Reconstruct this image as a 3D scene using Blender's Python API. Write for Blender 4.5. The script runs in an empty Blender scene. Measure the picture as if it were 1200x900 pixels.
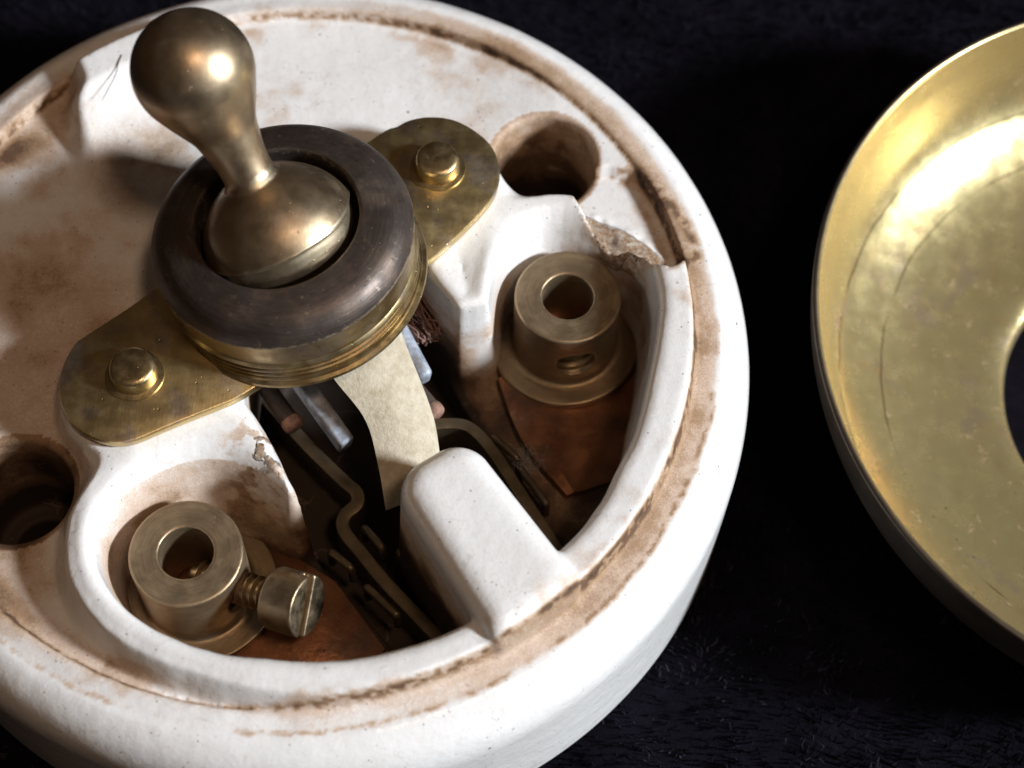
import bpy, bmesh, math, random
import numpy as np
from mathutils import Vector, Matrix

S = 0.001                      # every number below is in millimetres; meshes are scaled to metres
rng = np.random.default_rng(7)
random.seed(7)
scene = bpy.context.scene
COL = scene.collection

# ------------------------------------------------------------------ camera
cam_d = bpy.data.cameras.new('camera')
cam = bpy.data.objects.new('camera', cam_d)
COL.objects.link(cam)
CAM = Vector((15.233, -64.206, 131.562))
CR = Matrix(((0.999279, -0.037964, 0.0), (0.033664, 0.886076, -0.462317), (0.017552, 0.461984, 0.886715)))
cam.matrix_world = Matrix.Translation(CAM * S) @ CR.to_4x4()
cam_d.sensor_width = 36.0
cam_d.lens = 36.0 * 2200.4 / 1200.0
cam_d.clip_start = 0.005
cam_d.clip_end = 20.0
cam_d.dof.use_dof = True
cam_d.dof.focus_distance = 0.129
cam_d.dof.aperture_fstop = 32.0
scene.camera = cam

# ------------------------------------------------------------------ world, lamps, exposure
world = bpy.data.worlds.new('World')
scene.world = world
world.use_nodes = True
bg = world.node_tree.nodes['Background']
bg.inputs['Color'].default_value = (1.0, 0.66, 0.43, 1)
bg.inputs['Strength'].default_value = 0.034


def area_lamp(name, direction, dist, sx, sy, energy, color, target=(10, 0, 12)):
    d = Vector(direction).normalized()
    l = bpy.data.lights.new(name, 'AREA')
    l.shape = 'RECTANGLE'
    l.size, l.size_y = sx, sy
    l.energy = energy
    l.color = color
    o = bpy.data.objects.new(name, l)
    COL.objects.link(o)
    o.location = Vector(target) * S + d * dist
    o.rotation_euler = d.to_track_quat('Z', 'Y').to_euler()
    return o


def az_el(az, el):
    a, e = math.radians(az), math.radians(el)
    return (math.cos(e) * math.cos(a), math.cos(e) * math.sin(a), math.sin(e))


area_lamp('window_light', az_el(-12, 29), 1.0, 0.11, 0.15, 18.4, (0.87, 0.94, 1.0))
area_lamp('room_lamp', az_el(-43, 69), 1.2, 0.16, 0.14, 2.7, (1.0, 0.69, 0.46))

scene.view_settings.view_transform = 'Standard'
scene.view_settings.look = 'None'
scene.view_settings.exposure = 0.0
scene.view_settings.gamma = 1.0
scene.cycles.max_bounces = 10
scene.cycles.use_denoising = True


# ------------------------------------------------------------------ helpers
def tag(o, label=None, cat=None, kind=None, group=None):
    for k, v in (('label', label), ('category', cat), ('kind', kind), ('group', group)):
        if v:
            o[k] = v
    return o


def empty(name, loc=(0, 0, 0)):
    o = bpy.data.objects.new(name, None)
    COL.objects.link(o)
    o.location = Vector(loc) * S
    o.empty_display_size = 0.01
    return o


def obj(name, verts, faces, material, parent=None, smooth=True, sharp=None, attrs=None):
    me = bpy.data.meshes.new(name)
    v = np.asarray(verts, dtype=np.float64) * S
    if isinstance(faces, np.ndarray):
        n = len(faces)
        k = faces.shape[1]
        me.vertices.add(len(v))
        me.vertices.foreach_set('co', v.ravel().astype(np.float32))
        me.loops.add(n * k)
        me.loops.foreach_set('vertex_index', faces.ravel().astype(np.int32))
        me.polygons.add(n)
        me.polygons.foreach_set('loop_start', np.arange(0, n * k, k, dtype=np.int32))
        me.update(calc_edges=True)
        me.validate()
    else:
        me.from_pydata([tuple(p) for p in v], [], faces)
        me.update()
    if smooth:
        me.shade_smooth()
        if sharp:
            me.set_sharp_from_angle(angle=math.radians(sharp))
    if attrs:
        for an, av in attrs.items():
            a = me.attributes.new(an, 'FLOAT', 'POINT')
            a.data.foreach_set('value', np.asarray(av, np.float32))
    me.materials.append(material)
    o = bpy.data.objects.new(name, me)
    COL.objects.link(o)
    if parent:
        o.parent = parent
    return o


def surface_nets(fn, lo, hi, h):
    """smooth quad mesh of the zero surface of fn(x, y, z), negative inside"""
    ax = [np.arange(a, b + h, h, dtype=np.float32) for a, b in zip(lo, hi)]
    X, Y, Z = np.meshgrid(*ax, indexing='ij', sparse=True)
    f = fn(X, Y, Z).astype(np.float32)
    neg = f < 0
    sh = np.array(f.shape) - 1
    corners = [(i, j, k) for i in (0, 1) for j in (0, 1) for k in (0, 1)]

    def sub(a, c):
        return a[c[0]:sh[0] + c[0], c[1]:sh[1] + c[1], c[2]:sh[2] + c[2]]
    cnt = np.zeros(sh, np.int8)
    for c in corners:
        cnt += sub(neg, c)
    act = (cnt > 0) & (cnt < 8)
    idx = np.argwhere(act)
    ids = np.full(sh, -1, np.int32)
    ids[act] = np.arange(len(idx))
    vals = {c: f[idx[:, 0] + c[0], idx[:, 1] + c[1], idx[:, 2] + c[2]] for c in corners}
    acc = np.zeros((len(idx), 3))
    num = np.zeros(len(idx))
    for a in corners:
        for d in range(3):
            if a[d]:
                continue
            b = list(a)
            b[d] = 1
            b = tuple(b)
            fa, fb = vals[a], vals[b]
            cross = (fa < 0) != (fb < 0)
            t = np.where(cross, fa / np.where(cross, fa - fb, 1), 0)
            p = np.array(a, float)[None, :].repeat(len(idx), 0)
            p[:, d] += t
            acc += p * cross[:, None]
            num += cross
    v = (idx + acc / num[:, None]) * h + np.array([ax[0][0], ax[1][0], ax[2][0]])
    quads = []
    for d in range(3):
        e1, e2 = (d + 1) % 3, (d + 2) % 3
        a = [slice(None)] * 3
        b = [slice(None)] * 3
        a[d] = slice(0, -1)
        b[d] = slice(1, None)
        na, nb = neg[tuple(a)], neg[tuple(b)]
        ed = np.argwhere(na != nb)
        ok = (ed[:, e1] > 0) & (ed[:, e2] > 0) & (ed[:, e1] < sh[e1]) & (ed[:, e2] < sh[e2])
        ed = ed[ok]
        s = na[ed[:, 0], ed[:, 1], ed[:, 2]]

        def cell(o1, o2):
            q = ed.copy()
            q[:, e1] += o1
            q[:, e2] += o2
            return ids[q[:, 0], q[:, 1], q[:, 2]]
        q = np.stack([cell(-1, -1), cell(0, -1), cell(0, 0), cell(-1, 0)], 1)
        q[~s] = q[~s][:, ::-1]
        quads.append(q)
    return v, np.concatenate(quads)


def smax(a, b, k):
    h = np.maximum(k - np.abs(a - b), 0) / k
    return np.maximum(a, b) + h * h * (k * 0.25)


def smin(a, b, k):
    return -smax(-a, -b, k)


def sstep(a, b, x):
    t = np.clip((x - a) / (b - a), 0, 1)
    return t * t * (3 - 2 * t)


_tab = np.random.default_rng(3).random(4096).astype(np.float32)


def vnoise(x, y, z):
    xi, yi, zi = np.floor(x).astype(np.int64), np.floor(y).astype(np.int64), np.floor(z).astype(np.int64)
    u, v, w = x - xi, y - yi, z - zi
    u, v, w = u * u * (3 - 2 * u), v * v * (3 - 2 * v), w * w * (3 - 2 * w)

    def hsh(i, j, k):
        return _tab[((i * 73856093) ^ (j * 19349663) ^ (k * 83492791)) & 4095]
    r = 0
    for i, wu in ((0, 1 - u), (1, u)):
        for j, wv in ((0, 1 - v), (1, v)):
            for k, ww in ((0, 1 - w), (1, w)):
                r = r + hsh(xi + i, yi + j, zi + k) * wu * wv * ww
    return r


def fbm(x, y, z, sc, octv=4):
    r, a, t = 0, 1.0, 0
    for o in range(octv):
        r = r + a * vnoise(x * sc + 17.3 * o, y * sc + 5.1 * o, z * sc + 9.7 * o)
        t += a
        a *= 0.55
        sc *= 2.03
    return r / t


def smooth_poly(P, it=3):
    P = np.array(P, float)
    for _ in range(it):
        Q = np.roll(P, -1, 0)
        P = np.stack([.75 * P + .25 * Q, .25 * P + .75 * Q], 1).reshape(-1, 2)
    return P


def poly_sdf(P, X, Y):
    """signed distance of points to polygon P, negative inside"""
    P = np.asarray(P, float)
    shp = np.broadcast(X, Y).shape
    x = np.broadcast_to(X, shp).ravel()
    y = np.broadcast_to(Y, shp).ravel()
    d = np.full(x.shape, 1e9)
    ins = np.zeros(x.shape, bool)
    for a, b in zip(P, np.roll(P, -1, 0)):
        e = b - a
        L = e @ e
        if L < 1e-12:
            continue
        t = np.clip(((x - a[0]) * e[0] + (y - a[1]) * e[1]) / L, 0, 1)
        dd = (x - a[0] - t * e[0]) ** 2 + (y - a[1] - t * e[1]) ** 2
        d = np.minimum(d, dd)
        c = ((a[1] <= y) != (b[1] <= y))
        xs = a[0] + (y - a[1]) * e[0] / (e[1] if e[1] else 1e-12)
        ins ^= c & (x < xs)
    d = np.sqrt(d)
    d[ins] *= -1
    return d.reshape(shp)


def frame_z(direction, origin=(0, 0, 0)):
    q = Vector(direction).normalized().to_track_quat('Z', 'Y')
    return np.array(q.to_matrix()), np.array(origin, float)


def lathe(prof, n=96, axis=(0, 0, 1), origin=(0, 0, 0), closed=False, wob=None):
    R, o = frame_z(axis, origin) if tuple(axis) != (0, 0, 1) else (np.eye(3), np.array(origin, float))
    prof = np.array(prof, float)
    m = len(prof)
    th = np.linspace(0, 2 * np.pi, n, endpoint=False)
    V = np.zeros((m, n, 3))
    rr = prof[:, 0][:, None] * np.ones(n)[None]
    zz = prof[:, 1][:, None] * np.ones(n)[None]
    if wob is not None:
        rr, zz = wob(rr, zz, th)
    V[..., 0] = rr * np.cos(th)
    V[..., 1] = rr * np.sin(th)
    V[..., 2] = zz
    V = V.reshape(-1, 3) @ R.T + o
    F = []
    rows = m if closed else m - 1
    for i in range(rows):
        i2 = (i + 1) % m
        for j in range(n):
            k = (j + 1) % n
            F.append((i * n + j, i * n + k, i2 * n + k, i2 * n + j))
    return V, np.array(F)


def spline(P, n):
    """catmull-rom through 2D/3D control points"""
    P = np.array(P, float)
    Q = np.vstack([2 * P[0] - P[1], P, 2 * P[-1] - P[-2]])
    out = []
    seg = len(P) - 1
    for t in np.linspace(0, seg, n):
        i = min(int(t), seg - 1)
        u = t - i
        a, b, c, d = Q[i:i + 4]
        out.append(.5 * (2 * b + (c - a) * u + (2 * a - 5 * b + 4 * c - d) * u * u + (3 * b - a - 3 * c + d) * u ** 3))
    return np.array(out)


def tube(path, rad, n=10):
    path = np.array(path, float)
    m = len(path)
    rad = np.ones(m) * rad
    T = np.gradient(path, axis=0)
    T /= np.linalg.norm(T, axis=1)[:, None] + 1e-12
    up = np.array([.3, .2, .93])
    V = []
    for p, t, r in zip(path, T, rad):
        a = np.cross(t, up)
        a /= np.linalg.norm(a) + 1e-9
        b = np.cross(a, t)
        up = b
        th = np.linspace(0, 2 * np.pi, n, endpoint=False)
        V.append(p + r * (np.cos(th)[:, None] * a + np.sin(th)[:, None] * b))
    V = np.concatenate(V)
    F = []
    for i in range(m - 1):
        for j in range(n):
            k = (j + 1) % n
            F.append((i * n + j, (i + 1) * n + j, (i + 1) * n + k, i * n + k))
    F.append(tuple(range(n)))
    F.append(tuple(range((m - 1) * n, m * n))[::-1])
    return V, F


def merge(parts):
    V, F, o = [], [], 0
    for v, f in parts:
        V.append(np.asarray(v))
        F += [tuple(int(i) + o for i in q) for q in f]
        o += len(v)
    return np.concatenate(V), F


def bevelled(V, F, name, material, parent, width, seg=2, sharp=40):
    bm = bmesh.new()
    vs = [bm.verts.new(tuple(np.array(p) * S)) for p in V]
    for f in F:
        bm.faces.new([vs[i] for i in f])
    bmesh.ops.recalc_face_normals(bm, faces=bm.faces[:])
    ed = [e for e in bm.edges if len(e.link_faces) == 2 and e.calc_face_angle(0) > math.radians(35)]
    bmesh.ops.bevel(bm, geom=ed, offset=width * S, segments=seg, affect='EDGES', profile=.5, clamp_overlap=True)
    me = bpy.data.meshes.new(name)
    bm.to_mesh(me)
    bm.free()
    me.shade_smooth()
    me.set_sharp_from_angle(angle=math.radians(sharp))
    me.materials.append(material)
    o = bpy.data.objects.new(name, me)
    COL.objects.link(o)
    o.parent = parent
    return o


def prism(P, z0, z1):
    n = len(P)
    zz0 = z0 if hasattr(z0, '__len__') else [z0] * n
    zz1 = z1 if hasattr(z1, '__len__') else [z1] * n
    V = [(p[0], p[1], z) for p, z in zip(P, zz0)] + [(p[0], p[1], z) for p, z in zip(P, zz1)]
    F = [tuple(range(n))[::-1], tuple(range(n, 2 * n))] + [(i, (i + 1) % n, n + (i + 1) % n, n + i) for i in range(n)]
    return V, F


def box_along(a, b, width, height, up=(0, 0, 1)):
    """bar whose top centre line runs from a to b"""
    a, b, up = np.array(a, float), np.array(b, float), np.array(up, float)
    t = b - a
    t /= np.linalg.norm(t)
    s = np.cross(t, up)
    s /= np.linalg.norm(s)
    u = np.cross(s, t)
    V = []
    for p in (a, b):
        for sx, sz in ((-.5, 0), (.5, 0), (.5, -1), (-.5, -1)):
            V.append(p + s * sx * width + u * sz * height)
    F = [(0, 1, 2, 3), (7, 6, 5, 4), (0, 4, 5, 1), (1, 5, 6, 2), (2, 6, 7, 3), (3, 7, 4, 0)]
    return V, F


# ------------------------------------------------------------------ materials
class NT:
    def __init__(s, name):
        s.m = bpy.data.materials.new(name)
        s.m.use_nodes = True
        s.t = s.m.node_tree
        s.b = s.t.nodes['Principled BSDF']
        s.out = s.t.nodes['Material Output']
        tc = s.n('ShaderNodeTexCoord')
        mp = s.n('ShaderNodeMapping')
        mp.inputs['Scale'].default_value = (1 / S,) * 3
        s.l(tc.outputs['Object'], mp.inputs['Vector'])
        s.co = mp.outputs['Vector']

    def n(s, t, **kw):
        o = s.t.nodes.new(t)
        for k, v in kw.items():
            setattr(o, k, v)
        return o

    def l(s, a, b):
        s.t.links.new(a, b)

    def put(s, sock, v):
        if isinstance(v, (int, float)):
            sock.default_value = v
        elif isinstance(v, tuple):
            sock.default_value = (*v, 1.0) if len(v) == 3 and len(sock.default_value) == 4 else v
        else:
            s.l(v, sock)

    def noise(s, scale, detail=4, rough=.55, dist=0.0, vec=None):
        o = s.n('ShaderNodeTexNoise')
        s.l(vec or s.co, o.inputs['Vector'])
        o.inputs['Scale'].default_value = scale
        o.inputs['Detail'].default_value = detail
        o.inputs['Roughness'].default_value = rough
        o.inputs['Distortion'].default_value = dist
        return o.outputs['Fac']

    def vor(s, scale, feature='F1', out='Distance', vec=None):
        o = s.n('ShaderNodeTexVoronoi', feature=feature)
        s.l(vec or s.co, o.inputs['Vector'])
        o.inputs['Scale'].default_value = scale
        return o.outputs[out]

    def ramp(s, v, stops):
        o = s.n('ShaderNodeValToRGB')
        s.l(v, o.inputs['Fac'])
        e = o.color_ramp.elements
        while len(e) < len(stops):
            e.new(0.5)
        for el, (p, c) in zip(e, stops):
            el.position = p
            el.color = (*c, 1) if isinstance(c, tuple) else (c, c, c, 1)
        return o.outputs['Color']

    def rng(s, v, a, b, c=0.0, d=1.0, smooth=True):
        o = s.n('ShaderNodeMapRange', interpolation_type='SMOOTHSTEP' if smooth else 'LINEAR')
        s.put(o.inputs['Value'], v)
        for k, x in zip(('From Min', 'From Max', 'To Min', 'To Max'), (a, b, c, d)):
            o.inputs[k].default_value = x
        return o.outputs['Result']

    def math(s, op, a, b=0.0):
        o = s.n('ShaderNodeMath', operation=op)
        s.put(o.inputs[0], a)
        s.put(o.inputs[1], b)
        return o.outputs[0]

    def mix(s, f, a, b, blend='MIX'):
        o = s.n('ShaderNodeMix', data_type='RGBA', blend_type=blend)
        s.put(o.inputs[0], f)
        s.put(o.inputs[6], a)
        s.put(o.inputs[7], b)
        return o.outputs[2]

    def attr(s, name):
        o = s.n('ShaderNodeAttribute', attribute_name=name)
        return o.outputs['Fac']

    def bump(s, h, strength=.3, dist=.05, normal=None):
        o = s.n('ShaderNodeBump')
        o.inputs['Strength'].default_value = strength
        o.inputs['Distance'].default_value = dist * S
        s.l(h, o.inputs['Height'])
        if normal is not None:
            s.l(normal, o.inputs['Normal'])
        return o.outputs['Normal']

    def set(s, **kw):
        for k, v in kw.items():
            s.put(s.b.inputs[k.replace('_', ' ')], v)
        return s


def porcelain_material():
    s = NT('porcelain')
    st = s.attr('stain_shade')  # one mask for brown dirt and painted shade
    ch = s.attr('fracture')
    n1 = s.noise(.9, 6, .65)
    n2 = s.noise(4.5, 5, .7)
    nn = s.math('ADD', s.math('MULTIPLY', n1, .55), s.math('MULTIPLY', n2, .45))
    gr = s.math('MULTIPLY', s.math('SUBTRACT', s.noise(11, 3, .7), .5), s.rng(st, .03, .3, .05, .6))
    a = s.math('ADD', s.math('ADD', st, gr), s.math('MULTIPLY', s.math('SUBTRACT', nn, .5), s.rng(st, 0.02, .35, .10, .70)))
    base = s.ramp(s.noise(.12, 4), [(.3, (.77, .75, .735)), (.7, (.83, .815, .805))])
    mott = s.mix(s.rng(s.noise(1.6, 5, .7), .50, .72, 0, .34), base, (.66, .57, .51))
    mott = s.mix(s.rng(s.noise(6.5, 4, .7), .52, .70, 0, .30), mott, (.56, .49, .45))
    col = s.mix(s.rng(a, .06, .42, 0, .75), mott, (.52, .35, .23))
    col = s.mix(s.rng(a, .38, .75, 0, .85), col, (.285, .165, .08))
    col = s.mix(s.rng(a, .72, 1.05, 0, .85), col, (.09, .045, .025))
    col = s.mix(s.rng(a, 1.1, 1.5, 0, .9), col, (.022, .013, .009))  # darkest step carries the painted trench shade
    # kiln specks
    sp = s.vor(1.7)
    spk = s.math('MULTIPLY', s.rng(sp, .06, .14, 1, 0), s.rng(s.noise(.7, 2), .42, .58, 0, .8))
    sp2 = s.vor(.45)
    spk2 = s.math('MULTIPLY', s.rng(sp2, .03, .075, 1, 0), s.rng(s.noise(.31, 2), .45, .6, 0, .9))
    col = s.mix(s.math('MAXIMUM', spk, spk2), col, (.13, .10, .085))
    # fine crazing in the glaze
    wv = s.n('ShaderNodeVectorMath', operation='ADD')
    nz = s.n('ShaderNodeTexNoise')
    nz.inputs['Scale'].default_value = .5
    nz.inputs['Detail'].default_value = 5
    s.l(s.co, nz.inputs['Vector'])
    sc_ = s.n('ShaderNodeVectorMath', operation='SCALE')
    s.l(nz.outputs['Color'], sc_.inputs[0])
    sc_.inputs['Scale'].default_value = 3.0
    s.l(s.co, wv.inputs[0])
    s.l(sc_.outputs[0], wv.inputs[1])
    cz = s.vor(.20, 'DISTANCE_TO_EDGE', vec=wv.outputs[0])
    cz = s.math('MULTIPLY', s.rng(cz, .004, .014, 1, 0), s.rng(s.noise(.3, 2), .50, .58, 0, .20))
    col = s.mix(cz, col, (.36, .27, .19))
    # bare, rough body where the edge broke away
    frac = s.ramp(s.noise(2.4, 7, .75), [(.36, (.36, .19, .10)), (.50, (.60, .41, .27)), (.60, (.82, .73, .64))])
    col = s.mix(s.rng(ch, .3, .6), col, frac)
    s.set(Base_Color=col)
    s.set(Roughness=s.rng(a, .05, .6, .17, .75), Specular_IOR_Level=.38)
    s.set(Coat_Weight=0.0, Coat_Roughness=.06)
    b1 = s.bump(s.noise(.55, 4, .55), .22, .35)
    b2 = s.bump(s.noise(5, 5, .65), .22, .06, b1)
    b3 = s.bump(s.math('MULTIPLY', s.noise(3.2, 8, .8), s.rng(ch, .25, .6)), 1.0, .5, b2)
    s.set(Normal=b3)
    return s.m


def metal(name, c_lo, c_hi, c_tar, tar=(.5, .7), rough=(.28, .5), scale=1.0, metallic=1.0, scratch=.15, bumpd=.04, patina=None, coat=0.0, wear=(.66, .55, .38), fleck=.70, turned=None):
    s = NT(name)
    n1 = s.noise(.45 * scale, 6, .65, .3)
    n2 = s.noise(4.5 * scale, 4, .6)
    col = s.mix(s.rng(n1, .3, .7), c_lo, c_hi)
    nt = s.math('ADD', s.math('MULTIPLY', s.noise(.30 * scale, 5, .55), .85), s.math('MULTIPLY', n2, .15))
    t = s.rng(nt, tar[0], tar[1], 0, .9)
    col = s.mix(t, col, c_tar)
    pit = s.math('MULTIPLY', s.rng(s.vor(2.2 * scale), .06, .16, 1, 0), s.rng(s.noise(1.1 * scale, 2), .5, .6, 0, .8))
    col = s.mix(pit, col, tuple(x * .35 for x in c_tar))
    if patina:
        pn = s.rng(s.noise(.45 * scale, 5, .6), .50, .62, 0, patina[1])
        col = s.mix(pn, col, patina[0])
    wr = s.attr('wear')
    wr = s.rng(s.math('ADD', wr, s.math('MULTIPLY', s.math('SUBTRACT', s.noise(2.2, 4, .7), .5), s.rng(wr, .02, .3, 0, 1.3))), .35, .6)
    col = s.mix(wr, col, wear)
    flk = s.math('MULTIPLY', s.rng(s.noise(2.6, 4, .7), fleck + .05, fleck + .11), s.rng(s.noise(.9, 2), .45, .6, 0, .5))
    col = s.mix(flk, col, wear)
    s.set(Base_Color=col, Metallic=s.rng(t, 0, 1, metallic, metallic * .55))
    r = s.math('ADD', s.rng(s.noise(.7 * scale, 5, .6), .3, .7, rough[0], rough[1]), s.math('MULTIPLY', t, .10))
    s.set(Roughness=r)
    s.set(Coat_Weight=coat, Coat_Roughness=.2)
    # hair scratches
    mp = s.n('ShaderNodeMapping')
    mp.inputs['Scale'].default_value = (6, .35, .8)
    mp.inputs['Rotation'].default_value = (.2, .3, .8)
    s.l(s.co, mp.inputs['Vector'])
    sc = s.noise(1.6, 3, .6, vec=mp.outputs['Vector'])
    b = s.bump(s.noise(1.2 * scale, 4, .5), .35, bumpd)
    b = s.bump(sc, scratch, .03, b)
    if turned:
        sep = s.n('ShaderNodeSeparateXYZ')
        s.l(s.co, sep.inputs[0])
        rx = s.math('SUBTRACT', sep.outputs[0], turned[0])
        ry = s.math('SUBTRACT', sep.outputs[1], turned[1])
        rr = s.math('SQRT', s.math('ADD', s.math('MULTIPLY', rx, rx), s.math('MULTIPLY', ry, ry)))
        cb = s.n('ShaderNodeCombineXYZ')
        s.l(rr, cb.inputs[0])
        s.l(s.math('MULTIPLY', sep.outputs[2], 1.0), cb.inputs[1])
        s.l(s.math('MULTIPLY', s.noise(.35, 2), 1.2), cb.inputs[2])
        tl = s.noise(5.5, 4, .7, vec=cb.outputs[0])
        b = s.bump(tl, .35, .05, b)
        col = s.mix(s.rng(tl, .38, .62, .35, 0), col, tuple(x * .6 for x in c_tar))
        s.set(Base_Color=col)
    b = s.bump(pit, .6, -.05, b)
    s.set(Normal=b)
    return s.m


M = {}
M['porcelain'] = porcelain_material()
M['lever'] = metal('aged_brass_lever', (.43, .32, .20), (.53, .405, .27), (.24, .17, .105), (.50, .85), (.37, .45), 1.0, coat=.3)
M['collar'] = metal('dark_patinated_brass', (.100, .077, .066), (.128, .100, .086), (.072, .056, .050), (.45, .8), (.42, .54), .9, metallic=.8, patina=((.17, .12, .09), .55), wear=(.42, .34, .24), fleck=.55, turned=(-.55, 2.9))
M['thread'] = metal('worn_thread_brass', (.30, .215, .11), (.50, .38, .19), (.13, .095, .07), (.46, .70), (.30, .46), 1.0)
M['plate'] = metal('yellow_brass_plate', (.64, .49, .24), (.74, .59, .32), (.36, .27, .15), (.58, .92), (.34, .46), .8, patina=((.42, .36, .34), .6), scratch=.3)
M['rivet'] = metal('rivet_brass', (.46, .345, .17), (.56, .43, .24), (.24, .17, .10), (.56, .88), (.30, .44), 1.6)
M['terminal'] = metal('dull_terminal_brass', (.36, .265, .165), (.45, .335, .21), (.22, .16, .10), (.52, .86), (.38, .52), 1.0, metallic=.85, turned=(0, 0))
M['screw'] = metal('screw_brass', (.40, .305, .19), (.50, .39, .26), (.19, .135, .085), (.56, .88), (.3, .5), 1.5)
M['copper'] = metal('oxidised_copper', (.24, .105, .052), (.34, .155, .08), (.085, .045, .03), (.44, .66), (.30, .52), .9, metallic=.85, bumpd=.13)
M['strip'] = metal('contact_bronze', (.14, .105, .065), (.20, .155, .095), (.075, .06, .045), (.45, .7), (.34, .56), 1.0, metallic=.8)
M['zinc'] = metal('galvanised_steel', (.22, .25, .31), (.46, .50, .58), (.17, .155, .15), (.46, .62), (.5, .7), 2.2, metallic=.35, bumpd=.12)
M['cover'] = None


def cover_material():
    s = NT('spun_brass')
    n1 = s.noise(.16, 6, .65, .4)
    n2 = s.noise(1.9, 6, .72)
    col = s.mix(s.rng(n1, .2, .8), (.65, .535, .255), (.71, .585, .30))
    col = s.mix(s.rng(s.noise(.33, 6, .75), .54, .66, 0, .5), col, (.72, .50, .22))
    # mauve and brown blooms
    col = s.mix(s.rng(s.noise(.17, 7, .75, .6), .56, .64, 0, .55), col, (.58, .45, .34))
    blot = s.math('MULTIPLY', s.rng(s.noise(.75, 5, .7), .58, .66), s.rng(n2, .42, .56))
    col = s.mix(s.math('MULTIPLY', blot, .7), col, (.40, .29, .21))
    pit = s.math('MULTIPLY', s.rng(s.vor(1.0), .05, .15, 1, 0), s.rng(s.noise(.5, 2), .48, .6, 0, .8))
    col = s.mix(pit, col, (.13, .09, .06))
    col = s.mix(s.rng(s.noise(1.1, 5, .7), .54, .66, 0, .45), col, (.60, .52, .27))
    col = s.mix(s.rng(s.noise(1.5, 5, .7, .3), .57, .68, 0, .5), col, (.58, .36, .17))
    # ring-shaped spinning lines
    sep = s.n('ShaderNodeSeparateXYZ')
    s.l(s.co, sep.inputs[0])
    r = s.math('SQRT', s.math('ADD', s.math('POWER', sep.outputs[0], 2.0), s.math('POWER', sep.outputs[1], 2.0)))
    for R in (26.45, 22.8):
        d = s.math('ABSOLUTE', s.math('SUBTRACT', s.math('ADD', r, s.math('MULTIPLY', s.math('SUBTRACT', s.noise(.3, 2), .5), .35)), R))
        ln = s.math('MULTIPLY', s.rng(d, .03, .11, 1, 0), s.rng(s.noise(.13, 3), .40, .52, .05, .8))
        col = s.mix(ln, col, (.16, .115, .05))
    col = s.mix(s.rng(r, 26.8, 28.6, 0, .35), col, (.62, .44, .20))
    cx = s.n('ShaderNodeCombineXYZ')
    s.l(r, cx.inputs[0])
    rings = s.noise(5.0, 3, .6, vec=cx.outputs[0])
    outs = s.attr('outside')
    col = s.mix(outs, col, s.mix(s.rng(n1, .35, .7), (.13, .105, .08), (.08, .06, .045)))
    s.set(Base_Color=col, Metallic=s.rng(blot, 0, 1, .80, .5))
    s.set(Roughness=s.math('ADD', s.rng(s.noise(.5, 6, .65), .3, .7, .21, .29), s.math('MULTIPLY', outs, .25)))
    b = s.bump(rings, .22, .03)
    b = s.bump(n2, .12, .04, b)
    b = s.bump(s.noise(.12, 3), .18, .5, b)
    s.set(Normal=b)
    return s.m


M['cover'] = cover_material()


def simple(name, col, rough, var=.25, scale=1.5, bump=.3, bd=.05, dark=None, **kw):
    s = NT(name)
    c2 = dark or tuple(x * (1 - var * 1.6) for x in col)
    f = s.rng(s.noise(scale, 6, .7), .35, .7)
    s.set(Base_Color=s.mix(f, col, c2), Roughness=rough, **kw)
    s.set(Normal=s.bump(s.noise(scale * 3, 5, .7), bump, bd))
    return s.m


M['fibre'] = simple('pressed_fibre', (.58, .51, .39), .75, .18, 1.0, .6, .16, dark=(.43, .36, .25))
M['red_rod'] = simple('oxide_red_rod', (.36, .20, .145), .7, .35, 2.2, .6, .2)
M['dark_rod'] = simple('shaded_rod', (.075, .048, .036), .7, .3, 2.2, .5, .15)  # rod body coloured dark to paint in its shade
M['frayed'] = simple('frayed_brown_cord', (.27, .15, .12), .9, .3, 2.0)
M['crack'] = simple('dark_crack', (.05, .04, .04), .6, .2)
M['lint'] = simple('grey_lint', (.30, .28, .27), .95, .2)
M['velvet_lint'] = simple('pale_velvet_lint', (.05, .05, .06), .95, .3)


def velvet_material(name, c, sheen):
    s = NT(name)
    f = s.rng(s.noise(.13, 6, .7), .4, .7)
    col = s.mix(f, c, tuple(x * 1.9 for x in c))
    col = s.mix(s.attr('tone'), col, (.055, .055, .072))  # lit patches of nap, put into the colour
    s.set(Base_Color=col, Roughness=.95, Specular_IOR_Level=.05, Sheen_Weight=sheen, Sheen_Roughness=.45, Sheen_Tint=(.75, .8, 1.0))
    s.set(Normal=s.bump(s.noise(1.1, 6, .8), 1.0, .8))
    return s.m


M['velvet'] = velvet_material('black_velvet', (.0052, .0045, .0082), .006)
M['pile'] = velvet_material('velvet_pile', (.0070, .0062, .0110), .016)

# ------------------------------------------------------------------ the cloth everything lies on
n = 160
gx = np.linspace(-260, 300, n)
gy = np.linspace(-220, 330, n)
GX, GY = np.meshgrid(gx, gy, indexing='ij')
GZ = -0.35 + .22 * fbm(GX, GY, GX * 0, .05, 3)
V = np.stack([GX, GY, GZ], -1).reshape(-1, 3)
I = np.arange(n * n).reshape(n, n)
F = np.stack([I[:-1, :-1], I[1:, :-1], I[1:, 1:], I[:-1, 1:]], -1).reshape(-1, 4)
tag(obj('velvet_cloth', V, F, M['velvet']), 'black velvet cloth spread flat under the switch and its cover', kind='structure')

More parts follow.
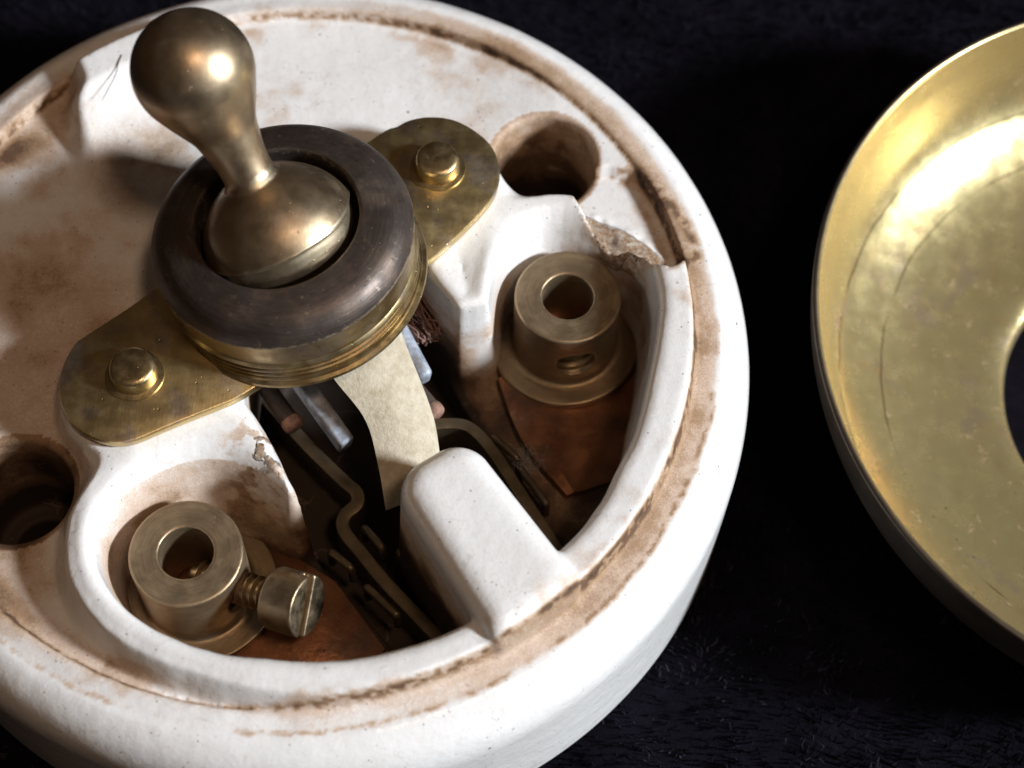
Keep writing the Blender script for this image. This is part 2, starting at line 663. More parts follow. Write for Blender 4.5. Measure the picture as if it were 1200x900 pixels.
# nap of the cloth: short leaning blades, uncountable
N = 150000
px = rng.uniform(-60, 110, N)
py = rng.uniform(-60, 105, N)
keep = (np.hypot(px, py) > 32.0) & (np.hypot(px - 66.6, py - 4.0) > 14)
px, py = px[keep], py[keep]
N = len(px)
clump = fbm(px, py, px * 0, .35, 3)
ang = 2 * np.pi * fbm(px, py, px * 0 + 5, .18, 2) * 2 + rng.normal(0, .5, N)
lean = .25 + .9 * np.abs(fbm(px, py, px * 0 + 9, .25, 3) - .35) + rng.normal(0, .15, N)
hgt = .55 + .45 * clump + rng.normal(0, .08, N)
hgt = np.minimum(hgt, 1.1)
w = rng.uniform(.05, .10, N)
base = np.stack([px, py, np.full(N, -.30)], 1)
dirv = np.stack([np.cos(ang) * np.sin(lean), np.sin(ang) * np.sin(lean), np.cos(lean)], 1)
sa = rng.uniform(0, 2 * np.pi, N)
side = np.stack([np.cos(sa), np.sin(sa), np.zeros(N)], 1)
V = np.empty((N, 4, 3))
V[:, 0] = base - side * w[:, None]
V[:, 1] = base + side * w[:, None]
V[:, 2] = base + dirv * hgt[:, None] + side * (w * .5)[:, None]
V[:, 3] = base + dirv * hgt[:, None] - side * (w * .5)[:, None]
lit_tuft = sstep(.52, .68, fbm(px, py, px * 0 + 21, .28, 4)) * (.35 + 1.1 * sstep(10, -35, py)) * rng.uniform(.1, 1.0, N) ** 1.5  # lighter tufts paint lit nap into the colour, more towards the front
tag(obj('velvet_nap', V.reshape(-1, 3), np.arange(N * 4).reshape(N, 4), M['pile'], smooth=False, attrs={'tone': np.repeat(lit_tuft, 4)}), 'short black nap of the velvet cloth', kind='stuff')

# pale lint caught in the nap, most of it towards the front right
parts = []
for _ in range(260):
    if rng.random() < .8:
        x, y = rng.normal(42, 13), rng.normal(-30, 9)
    else:
        x, y = rng.uniform(-10, 100), rng.uniform(-50, 95)
    if math.hypot(x, y) < 34 or math.hypot(x - 66.6, y - 4) < 31:
        continue
    a = rng.uniform(0, 6.28)
    L = rng.uniform(.2, .9)
    p0 = np.array([x, y, .25])
    p1 = p0 + np.array([math.cos(a), math.sin(a), rng.uniform(-.1, .5)]) * L
    mid = (p0 + p1) / 2 + rng.normal(0, .12, 3)
    parts.append(tube([p0, mid, p1], [.010, .018, .008], 4))
v, f = merge(parts)
tag(obj('velvet_lint', v, f, M['velvet_lint']), 'tiny pale lint specks caught in the black velvet', kind='stuff')

# ------------------------------------------------------------------ THE SWITCH
switch = empty('light_switch')
tag(switch, 'old round toggle light switch with white porcelain base, brass lever and open terminals', 'light switch')

WELL_R = [(9.6, 3.0), (10.8, 1.5), (11.15, 1.0), (11.6, .85), (13.0, 1.35), (13.3, 1.5), (13.35, 1.8), (13.4, 2.6), (13.6, 4.6), (14.6, 7.2), (17.2, 9.3), (20.3, 8.8), (23.4, 7.1), (25.1, 5.2), (25.4, 1.6), (24.9, -2.3), (24.0, -7.0), (22.8, -10.3),
          (21.1, -14.0), (18.9, -16.7), (16, -20), (12.6, -22.3), (10.9, -23.2), (7.7, -24.4), (5, -24.95), (1.3, -25.1), (-2.5, -24.85), (-5.9, -23.85), (-8.3, -22.7), (-10.1, -21.2), (-11.5, -19),
          (-11.9, -16.6), (-11.0, -14.0), (-8.5, -11.8), (-5.2, -10.5), (-2.2, -11.0), (.2, -12.6), (.75, -13.2), (.55, -12.2), (-.2, -10.6), (-1.5, -8.4), (-3.2, -6.2), (-5, -2), (-1, 4), (4, 7), (8.2, 4.6)]
CAV = smooth_poly(WELL_R, 2)
TRENCH = smooth_poly([(-4, -5), (-1, -9), (1.2, -13.5), (5, -17.5), (9, -22), (12, -22), (17, -17), (19, -15), (15.5, -8), (12, -2), (8.8, 3.6), (4, 6), (-2, 3)], 2)
CHIP = smooth_poly([(18.6, 13.4), (20.0, 9.2), (21.0, 8.1), (23.4, 6.8), (25.6, 5.2), (27.2, 5.8), (28.2, 7.0), (27.0, 11), (23, 15)], 1)
BLK_UL = [(-20, 23), (-18.0, 19.8), (-17.9, 18.9), (-18.2, 17.6), (-17.7, 15.8), (-16.8, 13.4), (-14.4, 9.7), (-12, 6.5), (-6, 9), (-7, 16), (-9.0, 22), (-10, 29), (-14, 28)]
STEP_UL = [(-17.9, 17), (-17.6, 15.6), (-16.8, 13.6), (-14.4, 9.9), (-12, 7), (-6, 9), (-6, 20), (-12, 20)]
LUGS = [(9.3, 12.0), (-10.3, -5.9)]
HOLE_R, HOLE_L = (16.97, 15.15), (-17.95, -13.05)
FLOOR = 15.0
PLATE_POLY = [(4.4, 14.2), (5.5, 15.2), (6.1, 15.35), (6.8, 15.95), (8.0, 16.35), (9.25, 16.4), (10.3, 16.2), (11.2, 15.75), (12.1, 15.1), (12.8, 14.45), (13.35, 13.6), (13.65, 12.6), (13.8, 11.8), (13.75, 11.0), (13.45, 9.6), (12.4, 8.0), (11.2, 6.45), (10.1, 5.1), (9.0, 3.9),
              (3.3, -1.4), (-2.6, -7.0), (-5.2, -8.3), (-7.9, -9.7), (-9.9, -10.85), (-11.4, -10.95), (-13.1, -10.35), (-14.4, -9.2), (-15.1, -7.8), (-15.35, -6.1), (-15.1, -4.6), (-14.65, -3.5), (-14.4, -3.25), (-13.0, -2.0), (-11.1, -.35), (-10.0, .8), (-6, 4.6)]
BU, BN = np.array([.58, -.8146]), np.array([.8146, .58])


def block2d(X, Y):
    u = X * BU[0] + Y * BU[1]
    v = X * BN[0] + Y * BN[1] - 1.72
    wid = 3.12 + .04 * (u - 16)
    qx = np.abs(u - 22.7) - (8.15 - 2.3)
    qy = np.abs(v) - (wid - 2.3)
    return np.hypot(np.maximum(qx, 0), np.maximum(qy, 0)) + np.minimum(np.maximum(qx, qy), 0) - 2.3


def height(X, Y, dcav, dchip, dul, dstep, dplate):
    r = np.hypot(X, Y)
    H = FLOOR + .85 * sstep(8, 19, X) + 0 * r
    H = np.maximum(H, FLOOR + .25 - .25 * sstep(-.2, .9, dstep))
    tha = np.degrees(np.arctan2(Y, X))
    dd = smin(dcav - 1.5, dplate + .35, 3.6) - 1.7 * sstep(24.0, 26.0, r) * sstep(-100, -60, tha) * sstep(45, 20, tha)
    H = np.maximum(H, 17.95 - .3 * sstep(-1.0, .3, dd) - 2.65 * sstep(.1, 1.6, dd))
    bank = np.clip(2.95 - .47 * np.maximum(25.4 - r, 0), .0, 3)
    H = smax(H, FLOOR + bank * (1 - sstep(-.9, 1.5, dul)), .6)
    # broken away edge
    rough = fbm(X, Y, X * 0, 1.1, 5) - .5
    chipH = FLOOR - .1 + .55 * sstep(2.9, .6, dcav) + rough * 1.0 * sstep(2.8, 1.6, dcav)
    cw = sstep(.3, -.4, dchip)
    H = H * (1 - cw) + np.minimum(H, chipH) * cw
    edge = sstep(27.65, 28.15, r)
    seat = 16.1 + .05 * (fbm(X, Y, X * 0, .5, 3) - .5)
    H = H * (1 - edge) + seat * edge
    H = H + .22 * sstep(29.0, 30.2, r)
    H = H + .10 * (fbm(X, Y, X * 0, .28, 3) - .5)
    return H


def base_sdf(X, Y, Z):
    x2, y2 = X[..., 0], Y[..., 0]
    x2, y2 = np.broadcast_arrays(x2, y2)
    x2, y2 = np.array(x2, float), np.array(y2, float)
    wob = .22 * (fbm(x2, y2, x2 * 0, .45, 3) - .5)
    dc = poly_sdf(CAV, x2, y2) + wob
    dt = poly_sdf(TRENCH, x2, y2)
    dchip = poly_sdf(CHIP, x2, y2) + .9 * (fbm(x2, y2, x2 * 0 + 3, .5, 3) - .5)
    dul = poly_sdf(smooth_poly(BLK_UL, 2), x2, y2)
    dstep = poly_sdf(smooth_poly(STEP_UL, 2), x2, y2)
    dplate = poly_sdf(PLATE_POLY, x2, y2)
    db = smax(block2d(x2, y2), np.hypot(x2, y2) - 28.1, .9)
    H = height(x2, y2, dc, dchip, dul, dstep, dplate)
    r = np.hypot(x2, y2)
    f32 = lambda a: a.astype(np.float32)[..., None]
    top = (Z - f32(H)).astype(np.float32)
    side = f32(r) - (32.35 - .010 * (np.float32(12) - Z)) + 0 * Z
    body = smax(top, side, np.float32(5.2))
    body = smax(body, -Z + np.float32(.0), np.float32(1.0))
    up_l = sstep(-15.5, -12.0, y2 - .10 * x2) * (x2 < 4)
    up_r = sstep(5.0, 8.5, y2) * sstep(24, 18, x2)
    steep = f32(.09 + .16 * np.clip(up_l + up_r, 0, 1))
    draft = steep * (np.float32(17.5) - Z)
    cut = smax(f32(dc) + draft, np.float32(7.2) - Z, np.float32(1.2))
    cut = np.minimum(cut, smax(f32(dt), np.float32(3.4) - Z, np.float32(.8)))
    body = smax(body, -cut, f32(1.0 + 1.2 * np.clip(up_l + up_r, 0, 1) - .5 * sstep(5, 2, np.hypot(x2 - 12.5, y2 - 1.5))))
    for hx, hy in (HOLE_R, HOLE_L):
        rh = np.hypot(x2 - hx, y2 - hy)
        h = smax(f32(rh) - np.float32(3.85) + np.float32(.03) * (np.float32(17.) - Z), np.float32(5.0) - Z, np.float32(.6))
        h = np.minimum(h, f32(rh) - np.float32(2.2) + 0 * Z)
        body = smax(body, -h, np.float32(.55))
    blk = smax(f32(db) - np.float32(.05) * (np.float32(19.2) - Z), Z - np.float32(19.3), np.float32(1.9))
    blk = np.maximum(blk, np.float32(3.0) - Z)
    return smin(body, blk, np.float32(.3))


v, q = surface_nets(base_sdf, (-33, -33, -.4), (33, 33, 20), .2)
x, y, z = v.T
r = np.hypot(x, y)
th = np.degrees(np.arctan2(y, x))
dc = poly_sdf(CAV, x, y)
dchip = poly_sdf(CHIP, x, y) + .9 * (fbm(x, y, x * 0 + 3, .5, 3) - .5)
nA = fbm(x, y, z, .35, 5)
nB = fbm(x, y, z, 1.4, 4)
dth = np.abs((th - 6 + 180) % 360 - 180)
ang_w = .20 + .86 * sstep(92, 50, dth) + .10 * sstep(60, 20, np.abs(th + 150))
seatband = sstep(27.6, 27.85, r) * (1 - sstep(28.9, 30.0, r)) * (z > 14)
stain_shade = seatband * ang_w * (.70 + .30 * nA) * .60
nC = fbm(x, y, z, .35, 4)
nD = fbm(x + 31, y, z, 2.3, 3)
stain_shade += np.exp(-((r - 29.45 - .9 * (nA - .5)) / .20) ** 2) * (z > 15) * (.30 + .70 * sstep(.40, .60, nD)) * sstep(.34, .50, nC) * .52 * sstep(20, -20, th) * sstep(-150, -110, th)
stain_shade += np.exp(-((r - 27.85 - .25 * (nA - .5)) / .15) ** 2) * (z > 14) * .50 * sstep(.36, .6, nD) + np.exp(-((r - 27.9) / .5) ** 2) * (z > 14) * .16
stain_shade += np.exp(-((r - 27.0) / .6) ** 2) * (z > 14) * (th > -5) * .12 * sstep(.3, .6, nA)
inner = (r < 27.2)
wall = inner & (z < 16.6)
stain_shade += wall * (.20 + .40 * sstep(.42, .68, nA)) * sstep(16.8, 12.0, z)  # well walls: brown dirt and painted shade, stronger further down
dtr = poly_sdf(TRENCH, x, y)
stain_shade += wall * 1.7 * sstep(1.2, -.9, dtr) * sstep(14.0, 9.0, z)  # trench shade painted near black into the porcelain colour
stain_shade += wall * .75 * sstep(9.5, 6.8, z)  # well floors painted darker in place of shade
stain_shade += .48 * np.exp(-((r - 26.6) / 1.3) ** 2) * sstep(115, 130, th) * sstep(175, 160, th) * (z < 17.2) * (.5 + .5 * nA)
stain_shade += .70 * np.exp(-((r - 27.2) / .8) ** 2) * sstep(45, 20, np.abs(th + 145)) * (z > 14) * (.5 + .5 * nA)
stain_shade += .35 * sstep(6, 2, np.hypot(x + 19, y + 19)) * (z < 16.5)
stain_shade += .28 * sstep(12, 5, np.hypot(x + 4, y + 16)) * wall  # left well: dirt with warm shade painted in
for hx, hy in (HOLE_R, HOLE_L):
    dh = np.hypot(x - hx, y - hy)
    stain_shade += (dh < 4.3) * (z < 16.5) * (.30 + .35 * nA)
stain_shade += .55 * sstep(7, 2, np.hypot((x + 13.5) / 1.0, (y - 12.5) / 1.2)) * nA * (r < 27)
stain_shade += .5 * sstep(4.5, 1.0, np.hypot(x + .8, y + 10.2)) * sstep(.45, .65, nB) * (z > 13)
stain_shade += .34 * sstep(14, 7, np.hypot(x + 19, y + 4)) * (.75 + .25 * nA) * (z < 16.8) * (r < 27.6)  # left plateau: brown staining plus painted collar shade
stain_shade += .4 * sstep(6, 2, np.hypot((x + 21.5) , y - 17.5)) * nA * (z < 16.8)
stain_shade += .12 * sstep(.5, .75, nA) * (z > 15)
stain_shade += .5 * sstep(3.5, 0, np.hypot(x - 13.5, y - 24.3)) * nA
stain_shade += .14 * (r < 27.9) * sstep(2.2, 0, np.abs(r - 27.3)) * sstep(.5, .7, nA) * (z > 14)
stain_shade += .55 * np.exp(-((dchip) / .6) ** 2) * sstep(.35, .6, nB) * (z > 14)
db = block2d(x, y)
stain_shade += .42 * (db < .9) * (r < 26) * sstep(18.2, 15.5, z) * (.6 + .4 * nA) * (z > 8)  # shade on the block's sides painted brown, darker downward
stain_shade += .40 * sstep(6, 3, np.hypot(x - 9.5, y - 3.2)) * sstep(17.2, 15.0, z) * (.6 + .4 * nA) * (x < 11.4)  # cusp face turned from the light, its shade painted brown
frac = ((dchip < .15) & (dc < 3.2) & (dc > -1.0) & (z > 13.6)).astype(float) * sstep(2.1, 1.3, dc)
frac = np.maximum(frac, .75 * sstep(1.9, .7, np.hypot(x + 1.0, (y + 10.6) * 1.0)) * sstep(.28, .62, nB) * (z > 14.5))
obj('porcelain_base', v, q, M['porcelain'], switch, attrs={'stain_shade': np.clip(stain_shade, 0, 1.7), 'fracture': frac})

# ------------------------------------------------------------------ strap plate with two rivets
pp = smooth_poly(PLATE_POLY, 2)
V, F = prism(pp, 18.0, 18.8)
plate = bevelled(V, F, 'mounting_plate', M['plate'], switch, .14, 2)
for (cx, cy), up in ((LUGS[0], 0), (LUGS[1], 0)):
    cx, cy = (cx - .02, cy - .15) if cx > 0 else (cx + .0, cy + .05)

    def dent(rr, zz, t, cx=cx):
        k = .04 * np.sin(t * 3 + cx)[None] + .03 * np.sin(t * 5 + 1)[None]
        return rr * (1 + k * .3), zz + .02 * np.sin(t * 2 + cx)[None] * (rr > .2)
    V, F = lathe([(2.05, 18.72), (1.98, 18.92), (1.72, 18.98), (1.62, 19.0), (1.58, 19.12), (1.55, 19.95), (1.42, 20.12), (1.2, 20.2), (.7, 20.24), (.02, 20.26)], 48, origin=(cx, cy, 0), wob=dent)
    obj('rivet', V, F, M['rivet'], plate, sharp=50)

# ------------------------------------------------------------------ threaded collar round the lever
C_O = np.array([-.15, 2.75, 18.75])
C_AX = np.array([-.115, .04, 1.0])
prof = [(9.3, .0), (9.25, .2), (9.0, .3), (8.95, .5)]
zt = .55
for k in range(3):
    prof += [(8.68, zt), (8.68, zt + .08), (8.92, zt + .28), (8.92, zt + .40)]
    zt += .5
prof += [(8.74, 2.2), (8.78, 2.6), (8.80, 3.2), (8.84, 3.8), (8.92, 4.3), (8.94, 4.6)]
V, F = lathe(prof, 128, C_AX, C_O)
thread = obj('threaded_ring', V, F, M['thread'], switch, sharp=38)
top = [(8.95, 4.42), (9.02, 4.55), (9.0, 4.75), (8.86, 5.15), (8.6, 5.6), (8.25, 5.98), (7.75, 6.28), (7.1, 6.48), (6.4, 6.60), (5.95, 6.66), (5.76, 6.66), (5.63, 6.56), (5.57, 6.35), (5.55, 6.0), (5.55, 5.0), (5.55, 2.5), (5.6, 1.0)]
top = spline(top, 48)
V, F = lathe(top, 128, C_AX, C_O, wob=lambda rr, zz, t: (rr * (1 + .002 * np.sin(3 * t)[None]), zz + .03 * np.sin(2 * t + 1)[None]))
Vl = (V - C_O) @ frame_z(C_AX)[0]
wc = .55 * np.exp(-((Vl[:, 2] - 4.62) / .20) ** 2) + .34 * np.exp(-((np.hypot(Vl[:, 0], Vl[:, 1]) - 5.6) / .12) ** 2)
obj('collar', V, F, M['collar'], switch, sharp=60, attrs={'wear': wc})

# ------------------------------------------------------------------ lever: domed pivot, neck and ball
PV = np.array([-.95, 2.98, 24.3])
BALL = np.array([-5.82, 8.1, 34.4])
AX = BALL - PV
LEN = np.linalg.norm(AX)
AX /= LEN
prof = [(3.4, -3.6), (4.3, -2.4), (4.9, -1.6), (5.1, -.8), (5.15, -.25), (5.32, -.12), (5.36, .0), (5.30, .18), (5.12, .7), (4.76, 1.45), (4.15, 2.25), (3.4, 2.95), (2.7, 3.45), (1.9, 3.85)]
V, F = lathe(spline(prof, 90), 96, AX, PV, wob=lambda rr, zz, t: (rr + .05 * np.sin(7 * t)[None] * (zz < 0) * (zz > -1.4), zz + .06 * np.sin(5 * t + 1)[None] * (zz < .1)))
Vr = V - PV
sl = Vr @ AX
fr = (Vr - sl[:, None] * AX) @ np.array([.72, -.68, .1]) / 5.0
wl = sstep(.15, .6, fr) * (1.15 * sstep(-1.5, -.6, sl) * sstep(.12, -.02, sl) + .75 * np.exp(-((sl - .08) / .1) ** 2))
lever = obj('toggle_lever', V, F, M['lever'], switch, sharp=40, attrs={'wear': wl})
R = 3.97
prof = [(2.75, 3.38), (2.1, 3.74), (1.88, 4.05)] + [(rr_, LEN - d_) for d_, rr_ in ((7.9, 1.74), (7.1, 1.76), (6.3, 1.86), (5.5, 2.02), (4.5, 2.25), (3.6, 2.68), (2.7, 3.14))]
s0 = LEN
for a in np.linspace(math.radians(-26), math.radians(90), 22):
    prof.append((R * math.cos(a) + .004, s0 + R * math.sin(a)))
V, F = lathe(spline(prof, 110), 96, AX, PV)
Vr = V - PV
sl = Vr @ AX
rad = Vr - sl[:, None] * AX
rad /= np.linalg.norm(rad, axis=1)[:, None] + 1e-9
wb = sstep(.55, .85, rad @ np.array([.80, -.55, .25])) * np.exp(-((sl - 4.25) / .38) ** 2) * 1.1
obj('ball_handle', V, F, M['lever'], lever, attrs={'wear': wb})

# ------------------------------------------------------------------ terminal posts
def post_sdf(side_ang):
    dx, dy = math.cos(math.radians(side_ang)), math.sin(math.radians(side_ang))

    def fn(X, Y, Z):
        r = np.hypot(X, Y)
        b = smax(r - 3.84, np.abs(Z - 11.55) - 3.25, .16)
        b = smin(b, smax(r - 5.62, np.abs(Z - 8.25) - .28, .2), .45)
        b = smax(b, -(r - 1.86 + 0 * Z), .12)
        s = X * dx + Y * dy
        t = -X * dy + Y * dx
        rr = np.hypot(t, Z - 11.35)
        hole = smax(rr - 1.5 - .085 * np.cos(s * 2 * np.pi / .62) * (s < 3.55), -s + .4, .05)
        return smax(b, -hole, .12)
    return fn


screw_dir = np.array([.89, -.335, .30])
screw_dir /= np.linalg.norm(screw_dir)
SANG = math.degrees(math.atan2(screw_dir[1], screw_dir[0]))
POST_R, POST_L = (19.0, 3.95), (-6.12, -16.95)
for (cx, cy), a in ((POST_R, -77.0), (POST_L, SANG)):
    v, q = surface_nets(post_sdf(a), (-6, -6, 7.6), (6, 6, 15.2), .09)
    o = obj('terminal_post', v, q, M['terminal'], switch)
    o.location = (cx * S, cy * S, 0)
    if cx < 0:
        post_l = o
        tag(o, label='terminal post with its slotted brass screw backed out')
    else:
        tag(o, label='terminal post with an empty threaded screw hole')

# the screw backed out of the left post: thread, head and slot
o0 = np.array([0, 0, 11.0])
hs = 6.75
prof = []
s = .6
while s < hs - .75:
    prof += [(.88, s), (.90, s + .10), (1.16, s + .27), (1.16, s + .33), (.88, s + .5)]
    s += .56
prof = [(.02, .05), (.75, .1), (.85, .35)] + prof + [(.84, hs - .45), (.84, hs + .1)]
V, F = lathe(prof, 40, screw_dir, o0)
screw = obj('terminal_screw', V, F, M['screw'], post_l, sharp=35)


Rm, _ = frame_z(screw_dir)
SLOT = np.cross(screw_dir, (.02, .886, .462)) @ Rm
SLOT = SLOT[:2] / np.linalg.norm(SLOT[:2])


def head_sdf(X, Y, Z):
    r = np.hypot(X, Y)
    b = smax(r - 2.15, np.abs(Z - 1.3) - 1.3, .14)
    t = X * SLOT[0] + Y * SLOT[1]
    slot = np.maximum(np.abs(t - .12) - .31 + .03 * np.sin(Z * 9), 1.8 - Z)
    return smax(b, -slot, .10)


v, q = surface_nets(head_sdf, (-2.6, -2.6, -.3), (2.6, 2.6, 3.1), .06)
Rm, _ = frame_z(screw_dir)
v = v @ Rm.T + o0 + screw_dir / np.linalg.norm(screw_dir) * hs
obj('screw_head', v, q, M['screw'], post_l)

# ------------------------------------------------------------------ copper plates under the posts
V, F = prism([(-10.6, -20), (-9.6, -14.5), (-6, -12.2), (-2, -12.6), (.9, -14.4), (3.4, -15.9), (7.2, -20.7), (4.8, -24.0), (-2, -24.4), (-7, -23)], 7.25, 7.9)
bevelled(V, F, 'copper_plate', M['copper'], switch, .12)
nx = 14
ctrl_a = [(14.2, .5), (15.2, -2.4), (16.3, -4.8), (17.8, -6.8), (19.5, -8.7)]
ctrl_b = [(20.5, 8.0), (24.6, 3.0), (24.8, -1), (24.2, -4.5), (23.0, -7.2)]
A, B = spline(ctrl_a, nx), spline(ctrl_b, nx)
V, F = [], []
for lay in (0, 1):
    for i in range(nx):
        for j in range(8):
            t = j / 7
            p = A[i] * (1 - t) + B[i] * t
            zz = 7.9 + .55 * math.exp(-((t - .10) / .13) ** 2) + .10 * math.sin(i * 1.3 + j) - (.65 if lay == 0 else 0)
            V.append((p[0], p[1], zz))
m = nx * 8
for i in range(nx - 1):
    for j in range(7):
        a = i * 8 + j
        F.append((m + a, m + a + 1, m + a + 9, m + a + 8))
        F.append((a + 8, a + 9, a + 1, a))
for i in range(nx - 1):
    for j in (0, 7):
        a = i * 8 + j
        F.append((a, m + a, m + a + 8, a + 8))
for j in range(7):
    for i in (0, nx - 1):
        a = i * 8 + j
        F.append((a, a + 1, m + a + 1, m + a))
o = obj('copper_plate', V, F, M['copper'], switch, sharp=40)


# ------------------------------------------------------------------ bent contact strips standing on edge
def strip(path, z0, z1, th, name, mat):
    P = np.array(path, float)
    T = np.gradient(P, axis=0)
    T /= np.linalg.norm(T, axis=1)[:, None]
    Nn = np.stack([-T[:, 1], T[:, 0]], 1)
    n = len(P)
    ring = np.vstack([P + Nn * th / 2, (P - Nn * th / 2)[::-1]])
    V = [(a[0], a[1], z0) for a in ring] + [(a[0], a[1], z1) for a in ring]
    F = []
    for i in range(n - 1):
        j = 2 * n - 1 - i
        F.append((i, i + 1, j - 1, j))
        F.append((2 * n + i, 2 * n + j, 2 * n + j - 1, 2 * n + i + 1))
    for i in range(2 * n):
        k = (i + 1) % (2 * n)
        F.append((i, 2 * n + i, 2 * n + k, k))
    return bevelled(V, F, name, mat, switch, .08, 2)


strip(spline([(6.5, -6.2), (8.6, -5.2), (10.2, -4.75), (11.9, -4.75), (13.1, -5.6), (14.3, -7.1), (15.7, -9.3), (17.9, -12.7), (19.4, -15.2)], 40), 5.5, 11.0, .85, 'contact_strip', M['strip'])
strip(spline([(-3.0, -1.4), (-.2, -4.5), (1.8, -6.5), (3.4, -8.0), (4.3, -8.8), (4.4, -9.7), (3.6, -10.6), (3.6, -11.8), (5.0, -13.5), (6.8, -15.6), (10.2, -19.0), (12.0, -20.8)], 48), 3.0, 7.5, .95, 'contact_strip', M['strip'])

# ------------------------------------------------------------------ fibre strip, steel pins, rods
rows = [((1.3, -2.6, 18.0), (6.3, 1.0, 18.0)), ((3.05, -4.77, 17.2), (7.4, -1.7, 17.4)), ((5.21, -6.86, 15.4), (9.5, -5.9, 14.8)), ((6.17, -9.33, 13.4), (10.2, -8.5, 12.8)), ((6.78, -11.84, 11.4), (10.9, -10.4, 11.0))]
L = spline([a for a, b in rows], 28)
Rr = spline([b for a, b in rows], 28)
V, F = [], []
for lay in (0, 1):
    for i in range(28):
        for j in range(10):
            t = j / 9
            p = L[i] * (1 - t) + Rr[i] * t + np.array([.0, .0, 1.0]) * (.5 * math.sin(math.pi * t)) - np.array([-.25, -.3, .45]) * (1 - lay) * 1.0
            V.append(p)
m = 280
for i in range(27):
    for j in range(9):
        a = i * 10 + j
        F.append((m + a, m + a + 10, m + a + 11, m + a + 1))
        F.append((a + 1, a + 11, a + 10, a))
    for j in (0, 9):
        a = i * 10 + j
        F.append((a, a + 10, m + a + 10, m + a))
for j in range(9):
    for i in (0, 27):
        a = i * 10 + j
        F.append((a, a + 1, m + a + 1, m + a))
obj('insulating_strip', V, F, M['fibre'], switch, sharp=45)

V, F = box_along((-1.2, -1.4, 15.4), (3.98, -7.75, 13.6), 1.2, 2.0)
bevelled(V, F, 'steel_pin', M['zinc'], switch, .26, 3)
V, F = box_along((5.0, 4.4, 15.6), (9.15, -2.5, 13.8), 1.25, 2.0)
bevelled(V, F, 'steel_pin', M['zinc'], switch, .38, 3)
for a, b in (((-2.6, -2.2, 11.0), (-.10, -5.35, 10.3)), ((7.4, -1.2, 11.2), (10.05, -4.2, 10.9))):
    a, b = np.array(a), np.array(b)
    V, F = tube(np.linspace(a, a * .22 + b * .78, 10), .68, 16)
    rod = obj('contact_rod', V, F, M['dark_rod'], switch, sharp=50)  # shaded length of the rod, darkness painted by its material
    V, F = tube(np.array([a * (1 - u) + b * u for u in (.74, .78, .84, .90, .95, .985, 1.0)]), [.6, .74, .78, .78, .72, .55, .25], 16)
    obj('lit_rod_tip', V, F, M['red_rod'], rod)  # lit end of the same rod, kept in its red
parts = []
for k in range(70):
    t0 = rng.normal(0, .45, 2)
    a = np.array([7.2, 4.2, 13.6]) + np.array([t0[0], t0[0] * .4, t0[1]])
    b = np.array([9.3, 1.3, 12.5]) + np.array([t0[0], t0[0] * .4, t0[1]]) * 1.25 + rng.normal(0, .15, 3)
    md = (a + b) / 2 + rng.normal(0, .25, 3)
    m2 = md * .4 + b * .6 + rng.normal(0, .28, 3)
    parts.append(tube(spline([a, md, m2, b], 10), .075, 5))
v, f = merge(parts)
obj('frayed_cord', v, f, M['frayed'], switch)

# small bent steel clips beside the contact strips
for a, b in (((13.96, -4.69, 9.0), (15.81, -6.32, 9.0)), ((16.08, -7.19, 9.0), (17.99, -9.8, 9.0)), ((5.14, -11.89, 8.3), (6.52, -13.47, 8.5)), ((2.89, -13.8, 8.2), (4.44, -15.04, 8.3)), ((5.6, -16.28, 8.0), (7.83, -18.34, 8.3)), ((7.74, -13.62, 8.2), (9.31, -15.81, 8.4))):
    a, b = np.array(a), np.array(b)
    d = (b - a) / np.linalg.norm(b - a)
    pth = [a + np.array([0, 0, -2.0]), a + np.array([0, 0, -.3]), a + d * .3, b - d * .3, b + np.array([0, 0, -.3]), b + np.array([0, 0, -2.0])]
    V, F = tube(spline(pth, 22), .29, 10)
    obj('metal_clip', V, F, M['strip'], switch)

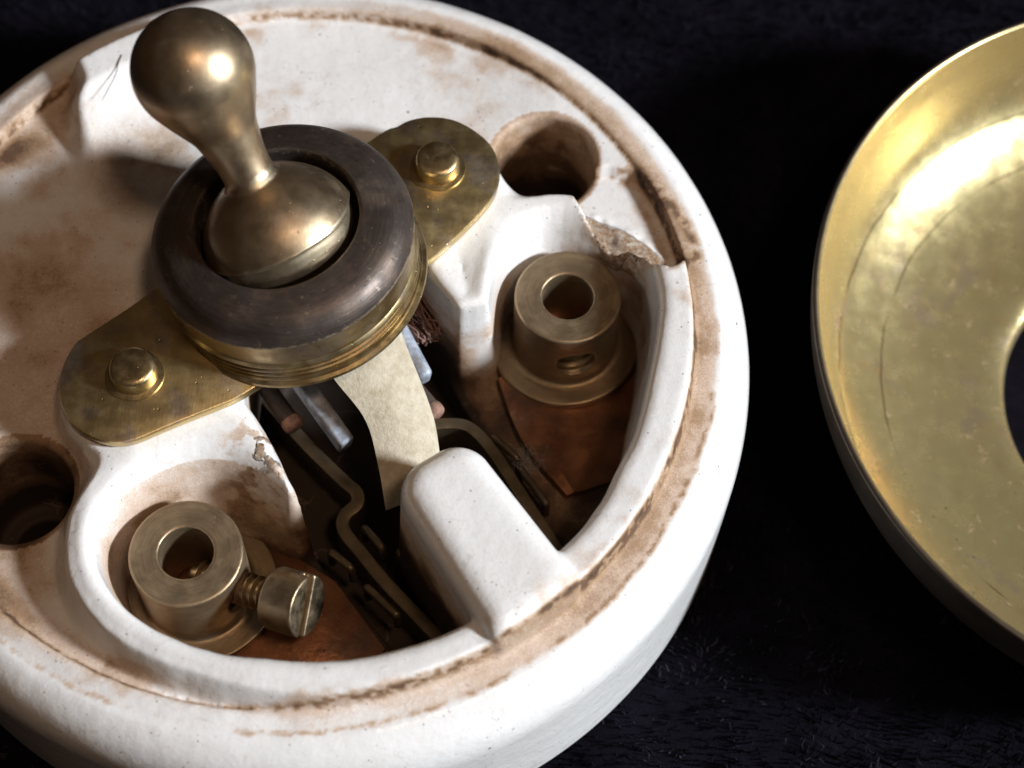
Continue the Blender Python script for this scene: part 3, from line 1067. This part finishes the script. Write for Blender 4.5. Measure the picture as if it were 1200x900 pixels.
# crack in the porcelain, built as a thin tube, and fluff on the copper
hp = spline([(-14.85, 21.5, 17.98), (-15.0, 20.6, 18.02), (-15.05, 19.7, 18.02), (-15.4, 18.4, 18.02), (-15.75, 17.3, 18.0)], 24)
V, F = tube(hp, np.linspace(.04, .02, 24), 6)
tag(obj('crack', V, F, M['crack']), 'thin dark crack in the white porcelain beside the lever ball', 'crack')
parts = []
for k in range(30):
    p = np.array([16.6, -6.7, 9.15]) + rng.normal(0, .55, 3) * np.array([1, 1.3, .2])
    d = rng.normal(0, 1, 3) * np.array([1, 1, .3])
    pts = [p]
    for _ in range(9):
        d = .7 * d + rng.normal(0, .5, 3) * np.array([1, 1, .35])
        d += (np.array([16.6, -6.7, 9.2]) - p) * .35
        p = p + d * .22
        pts.append(p)
    parts.append(tube(spline(pts, 26), .015, 4))
v, f = merge(parts)
tag(obj('fluff', v, f, M['lint']), 'wisp of grey fluff caught on the right copper plate', kind='stuff')

# ------------------------------------------------------------------ THE COVER
cover = empty('switch_cover', (66.6, 4.0, 0))
tag(cover, 'round dished brass switch cover lying upside down on the velvet', 'cover')
inner = [(29.32, 13.75), (29.2, 12.5), (28.9, 10.6), (28.3, 8.6), (27.5, 6.9), (26.5, 5.6), (25.4, 4.72), (24.1, 3.92), (22.6, 3.18), (21.0, 2.6), (19.2, 2.14), (17.2, 1.8), (15.4, 1.6), (14.3, 1.48), (13.5, 1.3), (12.9, 1.0), (12.6, .5), (12.55, .05)]
inn = spline(inner, 90)
T = np.gradient(inn, axis=0)
T /= np.linalg.norm(T, axis=1)[:, None]
Nn = np.stack([-T[:, 1], T[:, 0]], 1)
if Nn[5, 0] < 0:
    Nn = -Nn
out = inn + Nn * .52
out = out[::-1]
prof = np.vstack([inn, [[12.62, -.12], [12.78, -.15]], out, [[29.76, 13.86], [29.55, 13.91]]])
V, F = lathe(prof, 200, closed=True)
F = F[:, ::-1]
ni = len(inn)
ov = np.zeros(len(prof))
ov[ni + 1:] = 1.0
obj('cover_shell', V, F, M['cover'], cover, sharp=55, attrs={'outside': np.repeat(ov, 200)})
